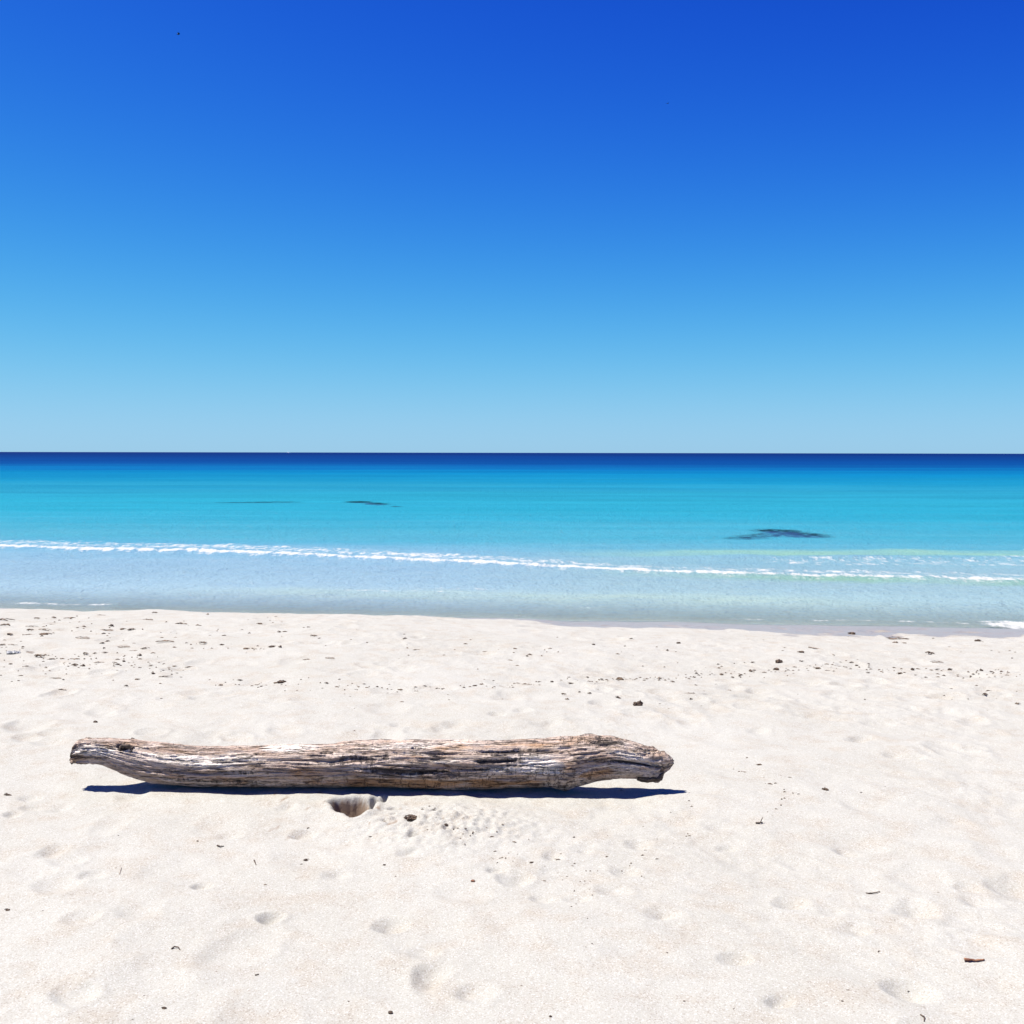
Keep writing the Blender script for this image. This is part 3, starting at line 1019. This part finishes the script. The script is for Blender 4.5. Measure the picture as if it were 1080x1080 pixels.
def c6(x0, y0, lst):
    return [(x0 + a / 6, y0 + b / 6, w_ / 6, k) for (a, b, w_, k) in lst]


S, L_, N_ = CL_SMALL, CL_LUMP, CL_LONG
left_list = c6(0, 640, [(655, 48, 55, N_), (340, 70, 30, S), (420, 72, 60, N_), (40, 95, 100, N_), (30, 122, 60, S), (345, 112, 50, N_), (195, 150, 45, S), (295, 145, 70, N_),
    (290, 178, 60, L_), (210, 174, 60, N_), (65, 172, 45, S), (150, 180, 20, S), (575, 155, 15, L_), (780, 142, 30, L_), (830, 145, 45, S), (700, 120, 40, S), (690, 147, 70, N_),
    (540, 200, 70, N_), (648, 228, 35, S), (680, 210, 35, S), (845, 232, 18, L_), (800, 256, 60, N_), (915, 268, 45, S), (830, 275, 50, N_), (190, 276, 75, N_), (15, 246, 35, S), (90, 246, 50, N_),
    (255, 308, 70, S), (325, 325, 40, S), (385, 318, 12, L_), (535, 322, 18, L_), (545, 298, 40, S), (600, 293, 25, S), (645, 342, 55, N_), (665, 290, 30, S), (470, 358, 40, S), (520, 362, 45, S),
    (440, 345, 12, S), (785, 345, 28, L_), (815, 352, 14, L_), (745, 370, 35, S), (880, 382, 22, L_), (970, 425, 28, L_), (940, 345, 16, S), (960, 362, 16, S), (1005, 348, 18, S), (1035, 355, 14, L_),
    (1055, 438, 60, N_), (1070, 385, 20, L_), (1030, 402, 20, S), (870, 455, 28, L_), (800, 503, 30, S), (1018, 567, 14, L_), (65, 358, 30, S), (250, 352, 12, S), (290, 370, 20, S), (365, 455, 60, N_),
    (403, 467, 22, S), (5, 438, 18, L_), (235, 78, 35, S), (950, 80, 50, N_), (980, 38, 32, S), (1020, 225, 90, N_), (660, 265, 25, S), (720, 350, 18, S), (880, 310, 40, S), (765, 375, 16, S), (830, 372, 22, S),
    (410, 535, 50, N_), (25, 380, 14, S), (450, 320, 60, N_), (120, 478, 18, S), (75, 480, 14, S), (560, 63, 14, L_), (485, 56, 18, S), (275, 127, 18, L_), (210, 128, 60, N_)])
left_list += c6(180, 640, [(22, 250, 22, L_), (100, 230, 18, S), (135, 258, 18, L_), (205, 232, 45, S), (250, 185, 14, L_), (322, 240, 26, L_), (480, 256, 34, L_), (520, 256, 25, S), (478, 283, 10, S),
    (570, 262, 14, S), (645, 258, 40, L_), (690, 262, 35, S), (25, 362, 24, L_), (82, 380, 16, L_), (140, 365, 55, N_), (8, 400, 20, L_), (5, 422, 18, L_), (65, 432, 16, S), (40, 410, 16, S),
    (345, 465, 14, S), (315, 484, 35, S), (397, 452, 10, S), (440, 455, 30, S), (430, 480, 18, S), (515, 487, 18, L_), (545, 483, 25, S), (575, 495, 18, L_), (605, 487, 16, S), (668, 475, 26, L_),
    (725, 530, 12, L_), (800, 530, 12, L_), (985, 490, 26, S), (960, 516, 12, S), (1068, 468, 18, S), (1066, 505, 12, S), (883, 527, 10, S), (560, 115, 30, L_), (703, 97, 14, L_), (875, 134, 24, S),
    (905, 195, 40, S), (685, 158, 26, S), (232, 50, 28, S), (615, 68, 12, S), (665, 65, 16, S), (90, 108, 70, N_), (940, 210, 18, S), (980, 252, 10, S), (890, 330, 60, N_), (1020, 330, 50, N_)])
mid_list = c6(360, 670, [(145, 312, 20, S), (110, 330, 22, S), (163, 336, 20, L_), (230, 328, 20, L_), (90, 342, 14, S), (303, 315, 12, S), (318, 335, 14, S), (295, 366, 20, S), (530, 328, 24, S), (560, 328, 12, S),
    (605, 333, 20, S), (640, 336, 20, L_), (848, 324, 28, L_), (883, 312, 22, L_), (905, 284, 14, S), (963, 286, 16, S), (968, 330, 16, S), (385, 418, 20, L_), (55, 384, 10, L_), (82, 465, 10, L_), (1018, 386, 12, S),
    (996, 508, 12, L_), (1066, 146, 28, L_), (367, 141, 10, L_), (818, 24, 12, L_), (675, 380, 14, S), (680, 405, 14, S), (85, 596, 16, L_), (410, 365, 8, S), (545, 125, 10, S), (485, 90, 40, N_), (850, 108, 60, N_), (935, 94, 50, N_)])
mid_list += c6(540, 670, [(8, 322, 16, L_), (98, 132, 20, L_), (122, 124, 16, L_), (125, 305, 16, S), (172, 295, 22, S), (172, 310, 14, S), (257, 296, 26, L_), (360, 266, 20, S), (375, 300, 36, S), (477, 262, 18, S), (568, 274, 22, S),
    (605, 283, 14, S), (640, 266, 16, S), (730, 270, 14, S), (750, 266, 14, L_), (858, 266, 18, S), (900, 268, 12, S), (930, 263, 34, S), (990, 263, 16, L_), (1015, 280, 30, S), (543, 338, 14, L_), (520, 66, 26, L_), (492, 370, 30, S),
    (330, 375, 35, S), (675, 402, 36, S), (935, 440, 18, S), (975, 440, 10, S), (990, 460, 10, S), (1058, 54, 28, L_), (1035, 105, 16, L_), (988, 100, 10, L_), (515, 228, 10, S), (525, 305, 10, S), (425, 360, 20, S), (350, 415, 30, S), (285, 3, 14, L_),
    (545, 452, 14, L_), (690, 530, 8, L_), (660, 268, 12, S)])
right_list = c6(720, 655, [(85, 318, 24, S), (100, 326, 20, S), (120, 320, 14, S), (200, 322, 14, S), (242, 318, 30, L_), (315, 330, 22, S), (362, 328, 18, S), (430, 310, 24, S), (455, 306, 22, L_), (270, 348, 12, S), (445, 262, 26, S), (545, 300, 18, S),
    (560, 318, 12, S), (588, 318, 16, S), (755, 262, 30, S), (785, 298, 12, L_), (805, 288, 14, S), (850, 304, 34, L_), (885, 280, 12, S), (925, 316, 14, L_), (955, 318, 16, S), (965, 285, 14, S), (995, 288, 26, L_), (1030, 292, 24, S), (1000, 262, 14, S),
    (1060, 282, 16, S), (745, 207, 36, L_), (632, 190, 12, L_), (645, 168, 16, S), (298, 420, 34, L_), (82, 398, 20, S), (70, 462, 14, S), (50, 488, 26, S), (30, 465, 50, N_), (38, 354, 20, S), (210, 392, 14, S), (135, 438, 10, S), (222, 272, 20, S), (945, 155, 10, S),
    (1050, 92, 12, S), (510, 116, 10, S), (390, 262, 12, S), (118, 530, 12, S), (727, 455, 10, L_), (655, 292, 10, S)])
right_list += c6(900, 655, [(18, 272, 24, L_), (25, 245, 10, S), (92, 328, 24, S), (95, 272, 18, S), (180, 320, 20, L_), (255, 288, 22, S), (290, 335, 34, L_), (370, 306, 28, L_), (405, 302, 26, L_), (395, 343, 20, S), (455, 352, 26, S), (490, 306, 22, S),
    (530, 302, 26, S), (605, 306, 34, L_), (575, 344, 26, S), (660, 325, 14, S), (685, 345, 14, S), (695, 360, 16, S), (740, 358, 18, S), (780, 320, 10, L_), (815, 304, 28, L_), (780, 346, 26, L_), (800, 362, 10, S), (870, 308, 24, S), (900, 300, 12, S), (940, 315, 20, S),
    (865, 355, 10, S), (895, 358, 14, S), (940, 360, 12, S), (235, 105, 30, L_), (290, 105, 90, N_), (335, 106, 26, L_), (270, 135, 40, L_), (320, 128, 30, S), (505, 100, 16, S), (820, 125, 14, S), (650, 180, 10, L_), (680, 196, 10, S), (610, 160, 16, S),
    (873, 185, 14, S), (923, 195, 14, S), (988, 183, 14, L_), (1002, 230, 16, L_), (1022, 198, 14, S), (480, 206, 50, S), (545, 258, 60, N_), (620, 425, 20, S), (780, 415, 20, S), (850, 440, 60, S), (830, 465, 40, S), (905, 478, 12, S), (75, 484, 14, L_), (573, 470, 12, L_),
    (660, 496, 10, S), (625, 490, 10, S), (1043, 528, 32, S), (850, 565, 10, L_), (1035, 450, 10, S), (725, 500, 14, S)])
for (lst, (lab, grp)) in ((left_list, G_L), (mid_list, G_C), (right_list, G_R)):
    for (px, py, wp, kd) in lst:
        scrap(px, py, wp * 1.05, kd, lab, grp, mat=(M_WEED2 if kd is N_ or random.random() < .2 else None))
for (a, b, wp) in ((125, 880, 2), (640, 903, 3), (112, 961, 2.5), (45, 962, 2), (140, 1078, 2), (208, 884, 3), (122, 914, 2), (392, 1010, 2), (390, 881, 2.5), (368, 1056, 3), (550, 1043, 2.5), (580, 1075, 4), (625, 999, 3), (618, 1003, 2),
               (620, 972, 2.5), (561, 911, 4), (405, 910, 3), (417, 922, 2.5), (722, 1058, 3), (774, 1066, 2.5), (704, 1006, 2.5), (727, 846, 2.5), (800, 808, 5), (785, 815, 3), (842, 840, 3), (934, 833, 2.5), (908, 838, 3), (990, 942, 2.5),
               (655, 832, 2.5), (600, 890, 2.5), (228, 1028, 3), (325, 870, 3), (470, 874, 5), (478, 877, 4), (484, 887, 4), (483, 880, 3), (458, 857, 4), (405, 870, 4), (465, 859, 3), (391, 881, 3), (323, 901, 5), (318, 905, 3), (894, 1048, 3), (888, 1059, 2.5),
               (927, 1005, 3), (958, 1039, 3), (310, 1000, 2.5), (152, 1053, 2.5), (280, 932, 3), (246, 936, 2)):
    scrap(a, b, wp * 1.1, L_ if wp > 3.5 or random.random() < .4 else S, G_F[0], G_F[1], name='seaweed_crumb')

# the finest litter of the strandlines, too small and too many to count: one object
bm = bmesh.new()
rl = random.Random(31)
bands = [([(0, 690), (60, 700), (120, 697), (180, 706)], 13, 95), ([(190, 681), (260, 683), (300, 684)], 3, 14), ([(215, 718), (300, 720), (370, 726)], 4, 20), ([(370, 726), (480, 726), (560, 720), (660, 715), (730, 711)], 2.5, 80),
         ([(725, 709), (800, 706), (880, 703), (960, 708), (1078, 711)], 5, 120), ([(0, 655), (100, 660), (200, 668), (330, 665)], 14, 60), ([(370, 672), (480, 690), (600, 690), (720, 690)], 12, 40),
         ([(440, 860), (500, 885), (560, 905), (620, 925)], 18, 55), ([(600, 930), (680, 900), (740, 860)], 26, 34), ([(770, 805), (810, 815), (840, 842), (812, 848)], 16, 20)]
for (pl, sp_, n_) in bands:
    for _ in range(n_):
        q = rl.random() * (len(pl) - 1)
        i = int(q)
        f_ = q - i
        px = pl[i][0] * (1 - f_) + pl[i + 1][0] * f_ + rl.gauss(0, 3)
        py = pl[i][1] * (1 - f_) + pl[i + 1][1] * f_ + rl.gauss(0, sp_ * .6)
        if py < 652 + max(0, px - 350) * 0.028:
            continue
        p = on_ground(px, py)
        z = placed_z(p.x, p.y)
        s_ = rl.uniform(.35, 1.0) * p.y / FPX
        an = rl.uniform(-.5, .5)
        ln = s_ * rl.choice((1, 1, 1.6, 2.6))
        tube(bm, [(p.x - ln * math.cos(an), p.y - ln * math.sin(an), z + s_ * .3), (p.x, p.y + s_ * .4, z + s_ * .8), (p.x + ln * math.cos(an), p.y + ln * math.sin(an), z + s_ * .3)], [s_ * .3, s_ * .6, s_ * .25], 5, .4)
o = link('seaweed_litter', bm_mesh('seaweed_litter', bm, False), M_WEED2)
tag(o, 'fine brown seaweed litter strewn along the strandlines and around the dug sand', 'seaweed litter', kind='stuff')

# single pieces that stand out
def clump(px, py, wpx, label, parts=2, name='seaweed_clump', mat=M_WEED, cat='seaweed', seed=1, flat=.7, rib=2):
    p = on_ground(px, py)
    size = wpx * p.y / FPX / (2.6 if parts > 1 else 2.1)
    me = lump(seed, size, flat, 0.55, parts)
    if rib:
        me = merged(me, ribbons(rib, size * 2.6, size * .35, seed + 5, size * .5))
    o = link(name, me, mat)
    o.location = (p.x, p.y, placed_z(p.x, p.y))
    tag(o, label, cat)
    return o


clump(674, 745, 9, 'darkest two lobed lump of seaweed lying alone above the right end of the log', 3, seed=3, flat=1.0)
clump(299, 719, 8, 'dark lens shaped piece of seaweed low on the left strandline above the log', 2, seed=4, flat=.4)
clump(822, 699, 7, 'black clump of seaweed crowning the right strandline under the pale stick', 3, seed=6)
clump(818, 704, 6, 'black seaweed lump just below the clump crowning the right strandline', 2, seed=8)
clump(897, 667, 6, 'dark lump of seaweed on the edge of the wet sand at right', 2, seed=9)
clump(1032, 675, 5, 'dark round lump of seaweed just below the white foam at the right edge', 2, seed=10)
clump(434, 867, 11, 'dark brown lump of seaweed on the dug sand right of the hole', 3, seed=12, flat=.6)
clump(653, 715, 7, 'brown clump of seaweed in the strandline above the right part of the log', 3, seed=13, mat=M_WEED2)
clump(869, 836, 6, 'small dark seaweed bit on clean sand right of the log shadow tip', 2, seed=14, flat=.5)
clump(8, 837, 6, 'flat dark seaweed bit at the left edge level with the log shadow', 1, seed=15, flat=.4)
clump(101, 763, 5, 'small dark seaweed bit right above the left end of the log', 2, seed=16)
clump(412, 1069, 5, 'black bean shaped seaweed bit at the bottom edge left of centre', 1, seed=17, flat=.6, rib=0)
clump(173, 1067, 5, 'black seaweed bit near the bottom left of the sand', 1, seed=18, flat=.5, rib=1)
clump(499, 929, 4, 'tiny reddish brown bit on the sand below the middle of the log', 1, seed=19, flat=.6, rib=0, mat=M_TWIG_RED)
clump(8, 961, 5, 'small grey brown bit at the left edge of the foreground sand', 1, seed=21, flat=.5, rib=1)


def twig(pxs, rpx, label, mat, name='twig', lift=0.004, rough=.15, forks=()):
    pts = [on_ground(*q) for q in pxs]
    root = pts[0].lerp(pts[-1], .5)
    r0 = rpx * root.y / FPX
    P_ = []
    for i, q in enumerate(pts):
        z = placed_z(q.x, q.y) + r0 * 0.6 if name != 'stick' else placed_z(pts[0].x, pts[0].y) * (1 - i / (len(pts) - 1)) + placed_z(pts[-1].x, pts[-1].y) * i / (len(pts) - 1) + r0
        z += lift * math.sin(math.pi * i / max(1, len(pts) - 1))
        P_.append(Vector((q.x, q.y, z)))
    base = Vector((root.x, root.y, placed_z(root.x, root.y)))
    # smooth resample
    Q = []
    for i in range(len(P_) - 1):
        for t in (0, .25, .5, .75):
            Q.append(P_[i].lerp(P_[i + 1], t) - base + Vector((0, random.uniform(-.3, .3) * r0, random.uniform(-.2, .2) * r0)))
    Q.append(P_[-1] - base)
    bm = bmesh.new()
    n = len(Q)
    tube(bm, Q, [r0 * (1.1 - .55 * i / (n - 1)) for i in range(n)], 8, rough)
    for (fi, v_) in forks:
        s0 = Q[int(fi * (n - 1))]
        vv = Vector(v_)
        tube(bm, [s0, s0 + vv * .5 + Vector((0, 0, r0 * .3)), s0 + vv], [r0 * .7, r0 * .5, r0 * .25], 7, rough)
    o = link(name, bm_mesh(name, bm), mat)
    o.location = base
    tag(o, label, 'stick' if name == 'stick' else 'twig')
    return o


twig([(853, 683.2), (862, 685.2), (871, 687.6), (880, 690.4)], 0.75, 'thin pale straight stick slanting on the sand near the water at right', M_TWIG_PALE, 'stick', 0.006)
twig([(1017, 1018.5), (1023, 1019), (1030, 1019.6), (1038, 1019)], 1.6, 'short reddish brown stick in the bottom right of the sand', M_TWIG_RED, 'stick', 0.0)
twig([(913, 941), (918, 942), (923, 942), (928, 941)], 0.8, 'thin dark curved twig on the right foreground sand', M_TWIG, lift=0.003)
twig([(971, 1074), (975, 1076.5), (974.5, 1080)], 0.9, 'thin hooked twig cut by the bottom edge at right', M_TWIG, lift=0.003)
twig([(181, 1003), (184, 1001.4), (188, 1001.8), (190, 1004)], 0.8, 'small curled twig in the left foreground', M_TWIG, lift=0.004)
twig([(797, 870), (802, 870.5), (804, 869.5)], 0.9, 'small forked dark twig on the sand below and right of the log', M_TWIG, forks=((.6, (0.012, 0.01, .02)),))
twig([(268, 904), (270, 910)], 0.7, 'short dark upright twig on the sand left of the dug hole', M_TWIG)
twig([(126, 922), (128, 914)], 0.55, 'thin pale stem on the sand below the left end of the log', M_TWIG_PALE)
twig([(229, 888), (232, 890), (236, 888.5)], 0.8, 'small bent twig below the left half of the log', M_TWIG)
twig([(269, 1030), (273, 1029)], 0.9, 'stubby dark twig in the left foreground below the curled twig', M_TWIG)
# pale bluish scrap among weed at the left edge
p = on_ground(14, 687.5)
bm = bmesh.new()
nX, nY = 26, 12
gv = []
for i in range(nX):
    for j in range(nY):
        a, b = i / (nX - 1) - .5, j / (nY - 1) - .5
        zz = 0.018 + 0.030 * float(noise3(a * 6, b * 4, .3)) + .012 * float(noise3(a * 15, b * 9, 1.3))
        gv.append(bm.verts.new((a * .10, b * .08 * (1 - 1.2 * a * a), max(zz * .45, 0.0))))
for i in range(nX - 1):
    for j in range(nY - 1):
        bm.faces.new((gv[i * nY + j], gv[(i + 1) * nY + j], gv[(i + 1) * nY + j + 1], gv[i * nY + j + 1]))
bmesh.ops.solidify(bm, geom=bm.faces[:], thickness=0.003)
o = link('crumpled_scrap', bm_mesh('crumpled_scrap', bm, False), M_SCRAP)
o.location = (p.x, p.y, placed_z(p.x, p.y) + .002)
o.rotation_euler = (0, 0, .35)
tag(o, 'pale bluish white crumpled scrap among dark weed at the left edge', 'litter')

# ------------------------------------------------------------------ birds far up, a boat on the horizon
def bird(px, py, distance, span, heading, label):
    d = ray(px, py).normalized()
    loc = Vector((0, 0, CAM_H)) + d * distance
    bm = bmesh.new()
    L = span * .42
    tube(bm, [(-L * .5, 0, 0), (-L * .25, 0, 0), (0, 0, 0), (L * .28, 0, .01), (L * .42, 0, .02), (L * .52, 0, .01)], [.01 * span, .06 * span, .085 * span, .06 * span, .045 * span, .008 * span], 10)
    for sgn in (1, -1):
        st = [(0.06 * span, 0, .26, .10), (.28 * span, .10 * span, .22, .06), (.5 * span, .05 * span, .05, -.10)]
        rows = []
        for (yy, zz, ch, xo) in st:
            rows.append([bm.verts.new((xo * span + ch * span * .5, sgn * yy, zz)), bm.verts.new((xo * span, sgn * yy, zz + .012 * span)), bm.verts.new((xo * span - ch * span * .5, sgn * yy, zz)), bm.verts.new((xo * span, sgn * yy, zz - .008 * span))])
        for i in range(2):
            for q in range(4):
                q2 = (q + 1) % 4
                bm.faces.new((rows[i][q], rows[i][q2], rows[i + 1][q2], rows[i + 1][q]))
        bm.faces.new(rows[0])
        bm.faces.new(rows[2])
    # tail
    v_ = [bm.verts.new(q) for q in ((-L * .4, .02 * span, .005), (-L * .4, -.02 * span, .005), (-L * .72, -.06 * span, 0), (-L * .72, .06 * span, 0), (-L * .4, 0, -.012))]
    bm.faces.new((v_[0], v_[1], v_[2], v_[3]))
    bm.faces.new((v_[0], v_[3], v_[4]))
    bm.faces.new((v_[1], v_[4], v_[2]))
    bm.faces.new((v_[2], v_[4], v_[3]))
    o = link('bird', bm_mesh('bird', bm), M_BIRD)
    o.location = loc
    o.rotation_euler = (0, 0, heading)
    tag(o, label, 'bird')


bird(188, 36, 150, 0.9, 0.2, 'larger dark speck of a far bird high in the upper left of the blue sky')
bird(704, 109, 170, 0.62, 0.9, 'smaller dark speck of a far bird in the upper right half of the sky')

p = at_z(304, 482, ZW)
d = ray(304, 479.0)
bp_ = Vector((d.x / d.y * 2600, 2600, ZW))
boat = bpy.data.objects.new('motor_boat', None)
C.objects.link(boat)
boat.location = bp_
tag(boat, 'tiny pale boat on the horizon left of the middle', 'boat')
bm = bmesh.new()
rows = []
for (xx, hw, zt) in ((-5, 1.4, 1.1), (-2, 1.6, 1.15), (2, 1.4, 1.35), (4.2, .7, 1.6), (5.6, .05, 1.85)):
    rows.append([bm.verts.new((xx, -hw, zt)), bm.verts.new((xx, -hw * .6, -.1)), bm.verts.new((xx, hw * .6, -.1)), bm.verts.new((xx, hw, zt))])
for i in range(4):
    for q in range(4):
        q2 = (q + 1) % 4
        bm.faces.new((rows[i][q], rows[i][q2], rows[i + 1][q2], rows[i + 1][q]))
bm.faces.new(rows[0])
bm.faces.new(rows[-1])
link('hull', bm_mesh('hull', bm, False), M_BOAT, boat)
bm = bmesh.new()
rows = []
for (zz, x0_, x1_, hw) in ((1.2, -2.2, 2.4, 1.0), (2.2, -2.0, 1.4, .9), (2.5, -1.6, .8, .8)):
    rows.append([bm.verts.new((x0_, -hw, zz)), bm.verts.new((x1_, -hw, zz)), bm.verts.new((x1_, hw, zz)), bm.verts.new((x0_, hw, zz))])
for i in range(2):
    for q in range(4):
        q2 = (q + 1) % 4
        bm.faces.new((rows[i][q], rows[i][q2], rows[i + 1][q2], rows[i + 1][q]))
bm.faces.new(rows[-1])
link('cabin', bm_mesh('cabin', bm, False), M_BOAT, boat)
print('meshes ready', len(gx), len(gy), len(sx), len(sy))
